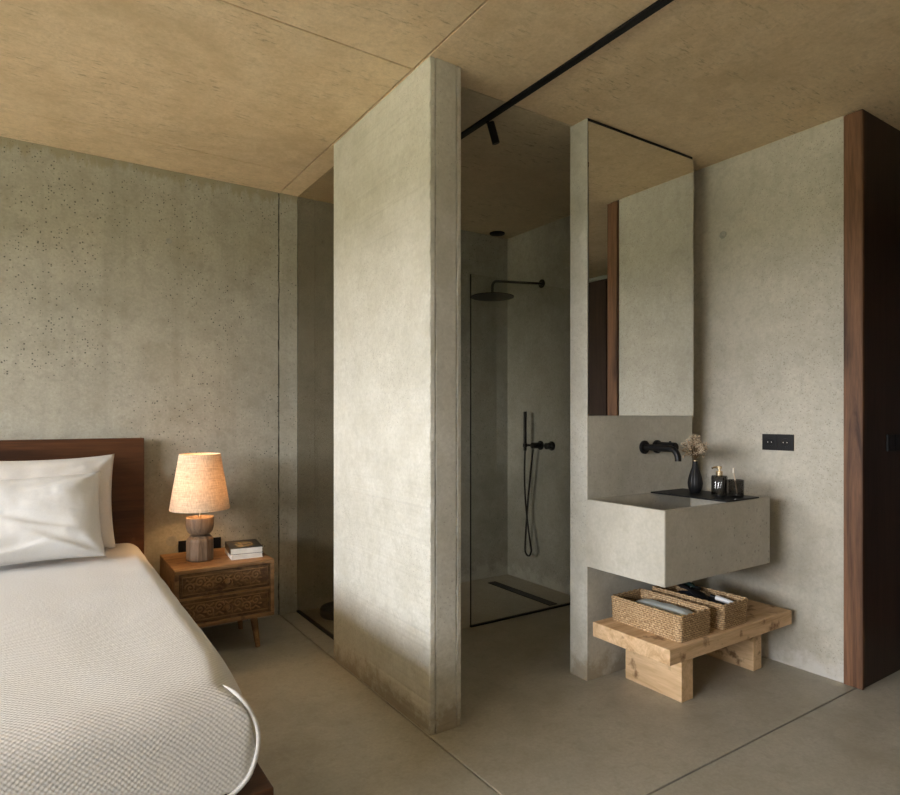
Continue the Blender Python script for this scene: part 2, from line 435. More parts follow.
# ------------------------------------------------------------------ shower fittings
d = thing('shower_drain', 'long narrow black linear drain set in the shower floor', 'drain', (2.87, 3.4, 0))
MB().box(2.825, 2.885, 3.06, 3.73, 0.0, 0.003).build('grate', M['black'], d)
m = MB()
m.box(2.821, 2.825, 3.056, 3.734, 0, 0.0042); m.box(2.885, 2.889, 3.056, 3.734, 0, 0.0042)
m.box(2.825, 2.885, 3.056, 3.06, 0, 0.0042); m.box(2.825, 2.885, 3.73, 3.734, 0, 0.0042)
m.build('frame', M['blackplastic'], d)
SX = XR - .04
s = thing('rain_shower', 'black overhead rain shower with round head on a bent wall arm', 'shower head', (SX, 3.45, 2.236))
MB().cyl((SX, 3.45, 2.236), (SX - .012, 3.45, 2.236), 0.032, n=28, bev=0.003).build('wall_rose', M['black'], s, True)
pts = [(SX - .01, 3.45, 2.236), (2.80, 3.45, 2.212), (2.69, 3.45, 2.204)]
for k in range(1, 7):
    a = k / 6 * PI / 2; pts.append((2.69 - .045 * math.sin(a), 3.45, 2.159 + .045 * math.cos(a)))
pts.append((2.645, 3.45, 2.112))
MB().tube(pts, 0.0095, 14).build('arm', M['black'], s, True)
MB().cyl((2.645, 3.45, 2.120), (2.645, 3.45, 2.100), 0.020, n=20).build('ball_joint', M['black'], s, True)
MB().lathe([(0, .016), (.03, .016), (.06, .010), (.150, .006), (.152, .003), (.150, 0), (0, 0)], (2.645, 3.45, 2.086), 48).build('head', M['black'], s, True)
h = thing('hand_shower', 'black stick hand shower with looped hose held by the shower mixer', 'hand shower', (3.045, 3.56, 1.03))
hx, hy = 3.025, 3.545
MB().cyl((hx, hy, 1.0), (hx, hy, 1.29), 0.012, n=18, bev=0.002).build('stick', M['black'], h, True)
hose = []
for k in range(24):
    u = k / 23; hose.append((hx + .004 * math.sin(u * PI), hy + .018 * math.sin(u * PI * 1.15) - .062 * u ** 2, 1.005 - .74 * u))
for k in range(1, 10):
    a = k / 10 * PI; hose.append((hx + .012 * a / PI, hy - .025 - .040 * math.cos(a), .265 - .045 * math.sin(a)))
for k in range(24):
    u = k / 23; hose.append((hx + .012 + .012 * u, hy + .015 - .075 * u ** 1.4, .265 + .745 * u))
MB().tube(hose, 0.0065, 10).build('hose', M['black'], h, True)
x = thing('shower_mixer', 'black wall mixer with two round knobs on the shower wall', 'mixer', (SX, 3.45, 1.04))
for yy in (3.345, 3.465):
    MB().cyl((SX, yy, 1.04), (SX - .010, yy, 1.04), 0.034, n=28, bev=0.002).build('wall_rose', M['black'], x, True)
MB().cyl((SX - .008, 3.345, 1.04), (SX - .060, 3.345, 1.04), 0.024, n=28, bev=0.003).build('knob', M['black'], x, True)
mm = MB().cyl((SX - .008, 3.465, 1.04), (SX - .085, 3.47, 1.04), 0.022, n=28, bev=0.003)
mm.build('body', M['black'], x, True)
MB().cyl((SX - .06, 3.47, 1.04), (hx + .012, hy - .006, 1.04), 0.009, n=16).lathe([(.0135, -.014), (.017, -.012), (.017, .012), (.0135, .014)], (hx, hy, 1.04), 20).build('holder', M['black'], x, True)
v = thing('ceiling_vent', 'small round black outlet in the shower ceiling corner', 'vent', (2.945, 3.78, CEIL - .012))
MB().lathe([(0, 0), (.045, 0), (.058, .004), (.060, .012), (0, .012)], (2.945, 3.78, CEIL - .012), 32).build('cover', M['black'], v, True)

# low black round thing behind the tinted glass
bb = thing('round_floor_bin', 'low round black base on the floor behind the tinted glass screen', 'bin', (1.60, 3.66, 0))
MB().lathe([(.0, 0), (.125, 0), (.130, .006), (.130, .045), (.122, .052), (0, .052)], (1.60, 3.66, 0), 36).build('body', M['blackplastic'], bb, True)

# ------------------------------------------------------------------ ceiling track and spot
t = thing('track_rail', 'straight black lighting track running along the concrete ceiling', 'light track', (1.775, 0.5, CEIL - .03))
MB().box(1.752, 1.788, -1.6, 2.90, CEIL - .010, CEIL, 0.001, 1).build('rail', M['black'], t)
m = MB().box(1.765, 1.775, -1.6, 2.90, CEIL - .011, CEIL - .010); m.build('slot', M['blackplastic'], t)
s = thing('track_spotlight', 'small black cylinder spotlight hanging from the ceiling track', 'spotlight', (1.775, 2.36, CEIL - .03))
MB().cyl((1.778, 2.36, CEIL - .010), (1.790, 2.355, CEIL - .030), 0.008, n=14).build('stem', M['black'], s, True)
MB().cyl((1.790, 2.350, CEIL - .016), (1.820, 2.344, CEIL - .112), 0.0185, n=28, bev=0.002).build('housing', M['black'], s, True)

# ------------------------------------------------------------------ mirror, basin, tap
mi = thing('wall_mirror', 'tall frameless mirror on the concrete wing wall above the basin', 'mirror', (2.556, 2.07, 1.256))
MB().box(2.167, 2.966, 2.083, 2.086, 1.257, CEIL - .002).build('backing', M['blackplastic'], mi)
MB().box(2.166, 2.967, 2.079, 2.083, 1.257, CEIL - .018).build('mirror_glass', M['mirror'], mi)

def open_box(x0, x1, y0, y1, z0, z1, wall, floor_t):
    """thick walled open basin"""
    bm = bmesh.new()
    def ring(a, b, c, d, z): return [bm.verts.new(p) for p in ((a, c, z), (b, c, z), (b, d, z), (a, d, z))]
    A = ring(x0, x1, y0, y1, z0); B = ring(x0, x1, y0, y1, z1)
    w = wall
    Cc = ring(x0 + w, x1 - w, y0 + w, y1 - w, z1); D = ring(x0 + w + .004, x1 - w - .004, y0 + w + .004, y1 - w - .004, z0 + floor_t)
    for P, Q in ((A, B), (B, Cc), (Cc, D)):
        for k in range(4): bm.faces.new((P[k], P[(k + 1) % 4], Q[(k + 1) % 4], Q[k]))
    bm.faces.new(A); bm.faces.new(D)
    bmesh.ops.recalc_face_normals(bm, faces=bm.faces)
    bmesh.ops.bevel(bm, geom=list(bm.edges), offset=0.0025, segments=2, affect='EDGES')
    return bm
bs = thing('concrete_basin', 'square cast concrete washbasin fixed to the wing wall over the bench', 'washbasin', (2.55, 1.86, .545))
q = MB(); q.bm.free(); q.bm = open_box(2.154, 2.945, 1.643, 2.086, .545, .862, .022, .16); q.build('bowl', M['basin'], bs)
MB().lathe([(0, 0), (.03, 0), (.032, .002), (.028, .004), (0, .004)], (2.40, 1.86, .7055), 28).build('waste', M['black'], bs, True)

tp = thing('basin_tap', 'black wall mounted basin tap with curved spout below the mirror', 'tap', (2.61, 2.07, 1.095))
MB().cyl((2.564, 2.086, 1.097), (2.564, 2.070, 1.097), 0.034, n=28, bev=0.003).build('wall_rose', M['black'], tp, True)
MB().cyl((2.664, 2.086, 1.097), (2.664, 2.070, 1.097), 0.034, n=28, bev=0.003).build('wall_rose', M['black'], tp, True)
pts = [(2.564, 2.075, 1.097), (2.564, 1.98, 1.097), (2.564, 1.93, 1.097)]
for k in range(1, 8):
    a = k / 7 * PI / 2; pts.append((2.564, 1.93 - .05 * math.sin(a), 1.047 + .05 * math.cos(a)))
pts.append((2.564, 1.88, 1.037))
MB().tube(pts, 0.0155, 18).build('spout', M['black'], tp, True)
MB().cyl((2.664, 2.075, 1.097), (2.664, 1.965, 1.097), 0.025, n=28, bev=0.004).cyl((2.664, 2.0, 1.115), (2.664, 2.0, 1.128), 0.006, n=12).build('handle', M['black'], tp, True)

# tray and the things on it
tr = tag(MB().box(2.60, 2.865, 1.650, 2.070, .8625, .870, 0.002, 2).build('vanity_tray', M['blackplastic']), 'thin dark tray laid across the right side of the concrete basin', 'tray')
TZ = .870
va = thing('bud_vase', 'black ribbed teardrop vase on the tray, nearest the mirror', 'vase', (2.748, 1.915, TZ))
prof = [(r_ * 1.06, z_ * 1.24) for r_, z_ in [(0, 0), (.018, 0), (.024, .004), (.031, .022), (.033, .040), (.030, .060), (.022, .085), (.0135, .105), (.0105, .120), (.0110, .128), (.008, .128), (.007, .110), (0, .105)]]
MB().lathe(prof, va.location, 60, flute=20, famp=0.025).build('body', M['blackplastic'], va, True)
MB().lathe([(.0112, 0), (.0120, .001), (.0120, .004), (.0105, .005), (.0085, .0045), (.0085, 0)], va.location + Vector((0, 0, .158)), 24).build('brass_rim', M['brass'], va, True)
fl = thing('dried_flowers', 'small bunch of dried beige flowers standing in the black vase', 'flowers', va.location + Vector((0, 0, .14)))
m1, m2 = MB(), MB()
base = va.location + Vector((0, 0, .140))
for k in range(52):
    a = random.uniform(0, 2 * PI); rr = .062 * math.sqrt(random.random()); hh = random.uniform(.060, .150) - rr * .3
    tip = base + Vector((rr * math.cos(a) - .004, rr * math.sin(a), hh))
    neck = base + Vector((rr * .08 * math.cos(a), rr * .08 * math.sin(a), .03))
    mid = neck.lerp(tip, .5) + Vector((0, 0, .008))
    m1.tube([base, neck, mid, tip], 0.0007, 5)
    for j in range(9):
        o = Vector((random.gauss(0, .007), random.gauss(0, .007), random.gauss(0, .006)))
        e = tip + o
        m1.tube([mid.lerp(tip, .6), e], 0.0004, 4)
        m2.ball(e, random.uniform(.0026, .0046), 1, (1, 1, .8))
m1.build('stems', M['stem'], fl); m2.build('blossoms', M['bloom'], fl)
sb = thing('soap_dispenser', 'smoked glass soap bottle with brass pump, between vase and tumbler', 'soap bottle', (2.752, 1.785, TZ))
L = sb.location
MB().lathe([(0, 0), (.033, 0), (.036, .003), (.036, .090), (.033, .097), (.014, .099), (.014, .097), (.031, .093), (.033, .088), (.033, .006), (0, .006)], L, 72, flute=24, famp=0.02).build('bottle', M['smoke'], sb, True)
MB().lathe([(0, .008), (.0325, .008), (.0325, .050), (0, .050)], L, 36).build('soap', M['smoke'], sb, True)
MB().lathe([(.0155, .097), (.0155, .115), (.013, .118), (.006, .118), (.006, .130), (.012, .130), (.012, .142), (0, .144)], L, 28).build('pump', M['brass'], sb, True)
MB().tube([L + Vector((0, 0, .137)), L + Vector((-.024, .012, .137)), L + Vector((-.034, .016, .132))], 0.0045, 10).build('nozzle', M['brass'], sb, True)
tb = thing('glass_tumbler', 'smoked ribbed glass tumbler holding a brush, rightmost on the tray', 'tumbler', (2.785, 1.72, TZ))
L2 = tb.location
MB().lathe([(0, 0), (.033, 0), (.035, .003), (.036, .078), (.034, .080), (.032, .078), (.031, .008), (0, .008)], L2, 72, flute=24, famp=0.02).build('cup', M['smoke'], tb, True)
br = thing('toothbrush', 'pale toothbrush standing in the smoked glass tumbler', 'toothbrush', L2 + Vector((0, 0, .01)))
MB().tube([L2 + Vector((.012, .0, .012)), L2 + Vector((-.004, .004, .09)), L2 + Vector((-.010, .006, .128))], 0.0034, 8).build('handle', M['bloom'], br, True)
MB().box(-.005, .005, -.0035, .0035, 0, .024, 0.001, 1).xf(Matrix.Translation(L2 + Vector((-.012, .004, .112)))).build('bristles', M['bristle'], br)

# wall socket and switch
def socket(name, label, loc, ax, gangs, kids=True, group=None):
    """plate lies in the wall plane; ax is the outward normal"""
    o = thing(name, label, 'socket' if 'socket' in name else 'switch', loc, group)
    for k in range(gangs):
        c = (k - (gangs - 1) / 2) * .080
        if ax == 'x':
            MB().box(-.009, 0, c - .0398, c + .0398, -.041, .041, .001, 1).xf(Matrix.Translation(loc)).build('plate', M['blackplastic'], o)
            if name == 'wall_socket':
                MB().lathe([(.022, 0), (.022, .0015), (.020, .0015), (.019, -.004), (0, -.004)], Vector(loc) + Vector((-.0095, c, 0)), 28, (-1, 0, 0)).build('socket_well', M['black'], o, True)
                for dz in (-.0095, .0095):
                    MB().cyl(Vector(loc) + Vector((-.005, c + dz, 0)), Vector(loc) + Vector((-.0100, c + dz, 0)), .0024, n=10).build('pin_hole', M['paper'], o)
        else:
            MB().box(c - .036, c + .036, -.009, 0, -.040, .040, .001, 1).xf(Matrix.Translation(loc)).build('plate', M['blackplastic'], o)
            MB().box(c - .024, c + .024, -.0105, -.009, -.027, .027, .0005, 1).xf(Matrix.Translation(loc)).build('rocker', M['black'], o)
    return o
socket('wall_socket', 'black double power socket on the right concrete wall beside the basin', (XR, 1.714, 1.121), 'x', 2)
socket('light_switch', 'black switch plate on the dark walnut panel at far right', (3.475, 1.327, 1.125), 'y', 2)
socket('bedside_switch', 'black wall switch half hidden left of the lamp base', (0.712, YB, .492), 'y', 1)
socket('bedside_switch', 'black wall switch between the lamp base and the books', (0.876, YB, .492), 'y', 1)

# ------------------------------------------------------------------ bench and baskets
bn = thing('wooden_bench', 'low thick pale oak bench on two slab legs under the basin', 'bench', (2.63, 1.83, 0))
MB().box(2.145, 3.087, 1.612, 2.035, .232, .300, 0.004, 2).build('seat', M['oak_x'], bn)
MB().box(2.343, 2.425, 1.700, 2.012, 0, .232, 0.003, 2).build('leg', M['oak'], bn)
MB().box(2.928, 3.000, 1.716, 2.012, 0, .232, 0.003, 2).build('leg', M['oak'], bn)

def basket(x0, x1, y0, y1, z0, H, label, rot=0):
    cx, cy = (x0 + x1) / 2, (y0 + y1) / 2; w, d = (x1 - x0) / 2, (y1 - y0) / 2
    o = thing('seagrass_basket', label, 'basket', (cx, cy, z0), 'seagrass baskets on the bench')
    R = .018
    def outline(n, inset):
        pts = []; ww, dd, r = w - inset, d - inset, max(R - inset, .006)
        segs = [((ww - r, -dd), (ww, -dd + r)), ]
        per = []
        corners = [(ww - r, dd - r, 0), (-ww + r, dd - r, PI / 2), (-ww + r, -dd + r, PI), (ww - r, -dd + r, 1.5 * PI)]
        for cxx, cyy, a0 in corners:
            for k in range(5):
                a = a0 + k / 4 * PI / 2; per.append(Vector((cxx + r * math.cos(a), cyy + r * math.sin(a))))
        L = [0]
        P = per + [per[0]]
        for a, b in zip(P, P[1:]): L.append(L[-1] + (b - a).length)
        for i in range(n):
            s_ = L[-1] * i / n
            j = max(k for k in range(len(L) - 1) if L[k] <= s_ + 1e-9)
            f = (s_ - L[j]) / max(1e-9, L[j + 1] - L[j])
            p = P[j].lerp(P[j + 1], f)
            tdir = (P[j + 1] - P[j]).normalized()
            pts.append((p, Vector((tdir.y, -tdir.x))))
        return pts
    N = 220; rows = int(H / .0046)
    bm = bmesh.new(); nW = 55
    def shell(inset, sgn):
        base = outline(N, inset); rings = []
        for r_ in range(rows + 1):
            z = H * r_ / rows; ring = []
            fl = 1 + .02 * z / H
            for i, (p, nn) in enumerate(base):
                row = z / (H / 11)
                ph = 2 * PI * i / N * nW
                amp = .0028 * math.sin(ph + (PI if int(row) % 2 else 0)) * abs(math.sin(row * PI)) ** .5 + .0012 * noise.noise((i * .31, z * 260, sgn))
                dd = nn * (amp * sgn)
                ring.append(bm.verts.new((p.x * fl + dd.x, p.y * fl + dd.y, z + .0008 * noise.noise((i * .2, z * 90, 7)))))
            rings.append(ring)
        for A, B in zip(rings, rings[1:]):
            for k in range(N): bm.faces.new((A[k], A[(k + 1) % N], B[(k + 1) % N], B[k]))
        return rings
    out = shell(0.003, 1); inn = shell(.013, -1)
    for k in range(N):
        bm.faces.new((out[-1][k], out[-1][(k + 1) % N], inn[-1][(k + 1) % N], inn[-1][k]))
    bm.faces.new(out[0])
    mid = inn[1]; bm.faces.new(mid)
    rm = Matrix.Translation((cx, cy, z0)) @ Matrix.Rotation(rot, 4, 'Z')
    q = MB(); q.bm.free(); q.bm = bm; q.xf(rm); q.build('woven_body', M['seagrass'], o, True, angle=math.radians(60))
    q = MB()
    bo = outline(160, .008)
    for ph in (0, PI):
        q.tube([(p.x * 1.02 + nn.x * .004 * math.cos(i * .62 + ph), p.y * 1.02 + nn.y * .004 * math.cos(i * .62 + ph), H + .001 + .0035 * math.sin(i * .62 + ph)) for i, (p, nn) in enumerate(bo)], .0042, 6, True)
    q.xf(rm); q.build('braided_rim', M['seagrass'], o, True)
    return o
basket(2.242, 2.462, 1.632, 2.016, .300, .106, 'woven seagrass basket with a pale folded cloth, left one on the bench')
basket(2.530, 2.735, 1.628, 2.012, .300, .106, 'woven seagrass basket filled with dark toiletries, right one on the bench', 0.03)
# contents
def cushion(w, d, hgt, mat, name, loc, rot, label, cat, n=18, wr=0.003, tilt=0):
    bm = bmesh.new(); top, bot = {}, {}
    for i in range(n + 1):
        for j in range(n + 1):
            u, v_ = 2 * i / n - 1, 2 * j / n - 1
            t = max(0, (1 - abs(u) ** 6) * (1 - abs(v_) ** 6)) ** .5
            nz = wr * noise.noise((u * 3 + loc[0] * 9, v_ * 3, 2))
            top[i, j] = bm.verts.new((u * w / 2, v_ * d / 2, hgt * .5 * t + nz * t))
            bot[i, j] = top[i, j] if i in (0, n) or j in (0, n) else bm.verts.new((u * w / 2, v_ * d / 2, -hgt * .5 * t))
    for i in range(n):
        for j in range(n):
            for D, rev in ((top, 0), (bot, 1)):
                f = [D[i, j], D[i + 1, j], D[i + 1, j + 1], D[i, j + 1]]
                bm.faces.new(list(reversed(f)) if rev else f)
    q = MB(); q.bm.free(); q.bm = bm
    q.xf(Matrix.Translation(loc) @ Matrix.Rotation(rot, 4, 'Z') @ Matrix.Rotation(tilt, 4, 'Y'))
    return tag(q.build(name, mat, smooth=True, angle=PI), label, cat)
cushion(.075, .30, .092, M['towel'], 'folded_cloth', (2.365, 1.81, .356), 0.12, 'pale grey green rolled cloth lying in the left basket', 'cloth')
cushion(.14, .26, .075, M['navy'], 'dark_pouch', (2.64, 1.84, .350), -.02, 'dark navy cloth pouch filling the right basket', 'pouch', wr=.012)
cm = thing('cream_tube', 'white cosmetic tube lying at the front of the right basket', 'tube', (2.665, 1.72, .405))
MB().cyl((2.665, 1.66, .392), (2.655, 1.74, .402), .011, .012, 18, .002).build('tube_body', M['whiteplastic'], cm, True)
MB().cyl((2.655, 1.742, .402), (2.652, 1.765, .405), .009, n=16).build('cap', M['black'], cm, True)
hb = thing('hairbrush', 'black paddle hairbrush lying on the pouch in the right basket', 'hairbrush', (2.62, 1.86, .41))
MB().ball((0, 0, 0), .034, 2, (1, 1.5, .32)).xf(Matrix.Translation((2.615, 1.80, .408)) @ Matrix.Rotation(.3, 4, 'X')).build('paddle', M['black'], hb, True)
MB().tube([(2.617, 1.84, .415), (2.622, 1.90, .425), (2.628, 1.96, .430)], .008, 10).build('handle', M['black'], hb, True)
bt = thing('dark_bottle', 'dark green glass bottle lying at the back of the right basket', 'bottle', (2.68, 1.90, .40))
M['green'] = plain('dark green glass', (.012, .03, .028), .15)
MB().lathe([(0, 0), (.018, 0), (.020, .003), (.020, .07), (.012, .082), (.009, .084), (.009, .10), (0, .10)], (2.690, 1.955, .412), 24, (-.15, -1, .05)).build('body', M['green'], bt, True)
MB().lathe([(.0105, .095), (.0105, .118), (0, .119)], (2.690, 1.955, .412), 20, (-.15, -1, .05)).build('cap', M['blackplastic'], bt, True)

# ------------------------------------------------------------------ bed
bd = thing('platform_bed', 'dark walnut platform bed with flat plank headboard against the back wall', 'bed', (-.37, 2.7, 0))
MB().box(-1.27, .487, 3.775, 3.815, 0.0, 1.135, .003, 2).build('headboard', M['head'], bd)
MB().box(-1.27, .512, 1.60, 3.775, .18, .285, .003, 2).build('platform', M['head'], bd)
for lx, ly in ((-1.1, 1.9), (.25, 1.9), (-1.1, 3.5), (.25, 3.5)):
    MB().box(lx - .05, lx + .05, ly - .05, ly + .05, 0, .18).build('leg', M['head'], bd)

def bed_cover():
    """coverlet over the mattress: lofted cross-sections along Y, soft edges"""
    bm = bmesh.new()
    x0, x1, y0, y1, z0, z1 = -1.245, .474, 1.605, 3.770, .287, .566
    NX, NY = 60, 80
    def prof(t):      # closed section: returns (x, z) with rounded top corners and tucked bottom
        pass
    rings = []
    sec = []
    # right side from bottom to top, then across the top, then down the left
    for k in range(9):
        a = -PI / 2 + k / 8 * PI / 2; sec.append((x1 - .09 + .09 * math.cos(a), z0 + .11 + .11 * math.sin(a), 1))
    R = .085
    for k in range(1, 13):
        a = k / 12 * PI / 2; sec.append((x1 - R + R * math.cos(a), z1 - R + R * math.sin(a), 1))
    for k in range(1, NX):
        sec.append((x1 - R + (x0 - x1 + 2 * R) * k / NX, z1, 0))
    for k in range(0, 13):
        a = PI / 2 + k / 12 * PI / 2; sec.append((x0 + R + R * math.cos(a), z1 - R + R * math.sin(a), 1))
    for k in range(9):
        a = PI + k / 8 * PI / 2; sec.append((x0 + .07 + .07 * math.cos(a), z0 + .07 + .07 * math.sin(a), 1))
    cx, cz = (x0 + x1) / 2, (z0 + z1) / 2
    ys = []
    Rf = .075
    for k in range(10):
        a = k / 9 * PI / 2; ys.append((y0 + Rf * (1 - math.sin(a)) if False else y0 + Rf * (1 - math.cos(PI / 2 - (PI / 2 - a))), Rf * (1 - math.sin(a))))
    for k in range(1, NY): ys.append((y0 + Rf + (y1 - y0 - Rf) * k / NY, 0))
    ys.append((y1, 0))
    for y, ins in ys:
        ring = []
        foot = max(0, 1 - (y - y0) / .35)
        for x, z, _ in sec:
            X = x; Z = z
            # inset the end sections towards the centre
            if ins:
                if x > cx + .6: X = min(X, x1 - ins * .12)
                if x < cx - .6: X = max(X, x0 + ins * .55)
                if z > cz: Z = min(Z, z1 - ins)
                else: Z = max(Z, z0 + ins * .35)
            # soft corner: the top droops towards foot corners
            cr = max(0, (X - (x1 - .28)) / .28) * foot
            Z -= .012 * cr * cr if z > cz else 0
            X -= .05 * foot * foot * max(0, (Z - .44) / .13) if x > cx + .6 else 0
            up = 1 if z > cz else 0
            w_ = .005 * noise.noise((X * 2.2, y * 1.7, 1.0)) + .0025 * noise.noise((X * 7, y * 5, 3.0))
            Z += w_ * up
            X += .004 * noise.noise((y * 6, z * 7, 5.0)) if x > x1 - .02 else 0
            ring.append(bm.verts.new((X, y, Z)))
        rings.append(ring)
    n = len(rings[0])
    for A, B in zip(rings, rings[1:]):
        for k in range(n): bm.faces.new((A[k], A[(k + 1) % n], B[(k + 1) % n], B[k]))
    # end caps: quads between mirrored sides
    def cap(r):
        c = [bm.verts.new((v_.co.x, v_.co.y, v_.co.z)) for v_ in []]
        f = bm.faces.new(r)
        return f
    bmesh.ops.triangulate(bm, faces=[cap(rings[0]), cap(rings[-1])])
    q = MB(); q.bm.free(); q.bm = bm
    return q
sp = tag(bed_cover().build('bedspread', M['spread'], smooth=True, angle=PI * .45), 'off white waffle weave bedspread covering the whole mattress', 'bedspread')
# stitched hem that shows at the foot corner and runs back along the side
pts = [(.33, 1.612, .292), (.385, 1.606, .294), (.425, 1.604, .310), (.455, 1.604, .345), (.472, 1.606, .40), (.471, 1.608, .45), (.455, 1.614, .495), (.437, 1.624, .525), (.420, 1.640, .543), (.400, 1.67, .554)]
sm = []
for i in range(len(pts) - 1):
    for k in range(5):
        t = k / 5; P0 = Vector(pts[max(i - 1, 0)]); P1 = Vector(pts[i]); P2 = Vector(pts[i + 1]); P3 = Vector(pts[min(i + 2, len(pts) - 1)])
        sm.append(.5 * ((2 * P1) + (P2 - P0) * t + (2 * P0 - 5 * P1 + 4 * P2 - P3) * t * t + (3 * P1 - P0 - 3 * P2 + P3) * t ** 3))
sm.append(Vector(pts[-1]))
MB().tube(sm, lambda t: .0058 * min(1, .15 + (1 - t) * 7), 10).build('hem', M['linen2'], sp, True)

def pillow(name, cx, cy, cz, w, h_, th, tilt, mat, label, yaw=0, roll=0, seed=0, flange=0.0, sag=.05):
    bm = bmesh.new(); N = 56; F, Bk = {}, {}
    for i in range(N + 1):
        for j in range(N + 1):
            u, v_ = 2 * i / N - 1, 2 * j / N - 1
            x = u * w * (1 - sag * (1 - abs(u)) * 0 - .05 * (1 - v_ * v_) * abs(u) ** 3)
            z = v_ * h_ * (1 - .09 * (1 - u * u) ** .8 * abs(v_) ** 3)
            e = max(0.0, (1 - u ** 4) * (1 - v_ ** 4))
            t = th * e ** .62
            wr = .012 * noise.noise((u * 1.6 + seed, v_ * 1.3, seed)) + .003 * noise.noise((u * 4 + seed, v_ * 3.2, seed + 3)) + .0018 * noise.noise((u * 14, v_ * 10, seed + 5))
            # creases running in from the corners
            for sx, sz in ((1, -1), (-1, -1), (1, 1)):
                dx, dz = u - sx, v_ - sz
                dd = math.hypot(dx, dz)
                if dd < 1.1:
                    ang = math.atan2(dz, dx)
                    wr += .007 * math.sin(ang * 9 + seed) * max(0, 1 - dd / 1.1) * min(1, dd * 5)
            for ax, az, bx, bz, dep in ((-.1, -.05, .75, -.45, .012), (.15, -.35, .95, -.95, .010), (-.9, .5, -.2, .2, .008), (.2, .55, .9, .92, .008), (-.3, -.75, .4, -.6, .009)):
                lx, lz = bx - ax, bz - az; q_ = max(0, min(1, ((u - ax) * lx + (v_ - az) * lz) / (lx * lx + lz * lz)))
                dd = ((u - ax) * lz - (v_ - az) * lx) / math.hypot(lx, lz) + .03 * math.sin(q_ * 5 + seed)
                off = math.hypot(u - ax - q_ * lx, v_ - az - q_ * lz)
                if off < .35: wr += dep * math.tanh(dd * 22) * math.exp(-(off / .13) ** 2) * math.sin(PI * min(1, q_ * .8 + .15))
            y = -t - wr * min(1, e * 3)
            F[i, j] = bm.verts.new((x, y, z))
            Bk[i, j] = F[i, j] if i in (0, N) or j in (0, N) else bm.verts.new((x, t * .8, z))
    for i in range(N):
        for j in range(N):
            bm.faces.new((F[i, j], F[i + 1, j], F[i + 1, j + 1], F[i, j + 1]))
            bm.faces.new((Bk[i, j], Bk[i, j + 1], Bk[i + 1, j + 1], Bk[i + 1, j]))
    q = MB(); q.bm.free(); q.bm = bm
    q.xf(Matrix.Translation((cx, cy, cz)) @ Matrix.Rotation(yaw, 4, 'Z') @ Matrix.Rotation(tilt, 4, 'X') @ Matrix.Rotation(roll, 4, 'Y'))
    return tag(q.build(name, mat, smooth=True, angle=PI), label, 'pillow')
pillow('bed_pillow', -.02, 3.655, .815, .355, .245, .085, -.16, M['linen2'], 'cream pillow leaning on the headboard behind the white pillow', seed=2)
pillow('bed_pillow', -.085, 3.44, .778, .350, .215, .105, -.42, M['linen'], 'white linen pillow lying in front of the cream pillow', seed=9, roll=-.02)

# ------------------------------------------------------------------ nightstand
nx0, nx1, ny0, ny1, nz0, nz1 = .568, 1.068, 3.335, 3.790, .178, .480
ns = thing('nightstand', 'carved brown wooden nightstand with two drawers and splayed legs', 'nightstand', ((nx0 + nx1) / 2, (ny0 + ny1) / 2, 0))
m = MB()
tk = .020
m.box(nx0, nx1, ny0 - .004, ny1, nz1 - tk, nz1, .002, 1).box(nx0, nx1, ny0 - .004, ny1, nz0, nz0 + tk, .002, 1)
m.box(nx0, nx0 + tk, ny0, ny1, nz0 + tk, nz1 - tk).box(nx1 - tk, nx1, ny0, ny1, nz0 + tk, nz1 - tk).box(nx0 + tk, nx1 - tk, ny1 - .01, ny1, nz0 + tk, nz1 - tk)
zm = (nz0 + nz1) / 2
m.box(nx0 + tk, nx1 - tk, ny0 + .004, ny1 - .02, zm - .006, zm + .006)
m.build('carcass', M['mango'], ns)
def spiral(c, r, turns, sgn, yy):
    return [(c[0] + sgn * r * (1 - t) * math.cos(turns * 2 * PI * t), yy, c[1] + r * (1 - t) * math.sin(turns * 2 * PI * t)) for t in [k / 26 for k in range(25)]]
for z0, z1 in ((zm + .008, nz1 - tk - .003), (nz0 + tk + .003, zm - .008)):
    dr = MB().box(nx0 + tk + .003, nx1 - tk - .003, ny0 + .004, ny0 + .020, z0, z1, .0015, 1)
    dr.box(nx0 + tk + .02, nx1 - tk - .02, ny0 + .02, ny1 - .05, z0 + .008, z1 - .02)
    D = dr.build('drawer', M['mango_carved'], ns)
    cv = MB(); yy = ny0 + .0025; zc = (z0 + z1) / 2; hw = (z1 - z0) / 2 - .016
    a, b_ = nx0 + tk + .016, nx1 - tk - .016
    cv.tube([(a, yy, zc - hw), (b_, yy, zc - hw), (b_, yy, zc + hw), (a, yy, zc + hw)], .0028, 6, True)
    k = 0; x_ = a + .036
    while x_ < b_ - .02:
        sg = 1 if k % 2 else -1
        cv.tube(spiral((x_, zc + sg * .012), .026, 1.6, sg, yy), .0042, 6)
        cv.tube([(x_ - .018, yy, zc - sg * .03), (x_, yy, zc - sg * .018), (x_ + .022, yy, zc - sg * .033)], .0048, 6)
        cv.ball((x_ + .024, yy, zc - sg * .008), .008, 1, (1.5, .4, .7))
        cv.ball((x_ + .020, yy, zc + sg * .030), .007, 1, (.7, .4, 1.3))
        x_ += .047; k += 1
    cv.build('carving', M['mango'], D, True)
    cx = (nx0 + nx1) / 2
    MB().lathe([(.006, 0), (.006, .008), (.013, .012), (.015, .018), (.011, .024), (0, .026)], (cx, ny0 + .004, zc), 22, (0, -1, 0)).build('knob', M['mango'], D, True)
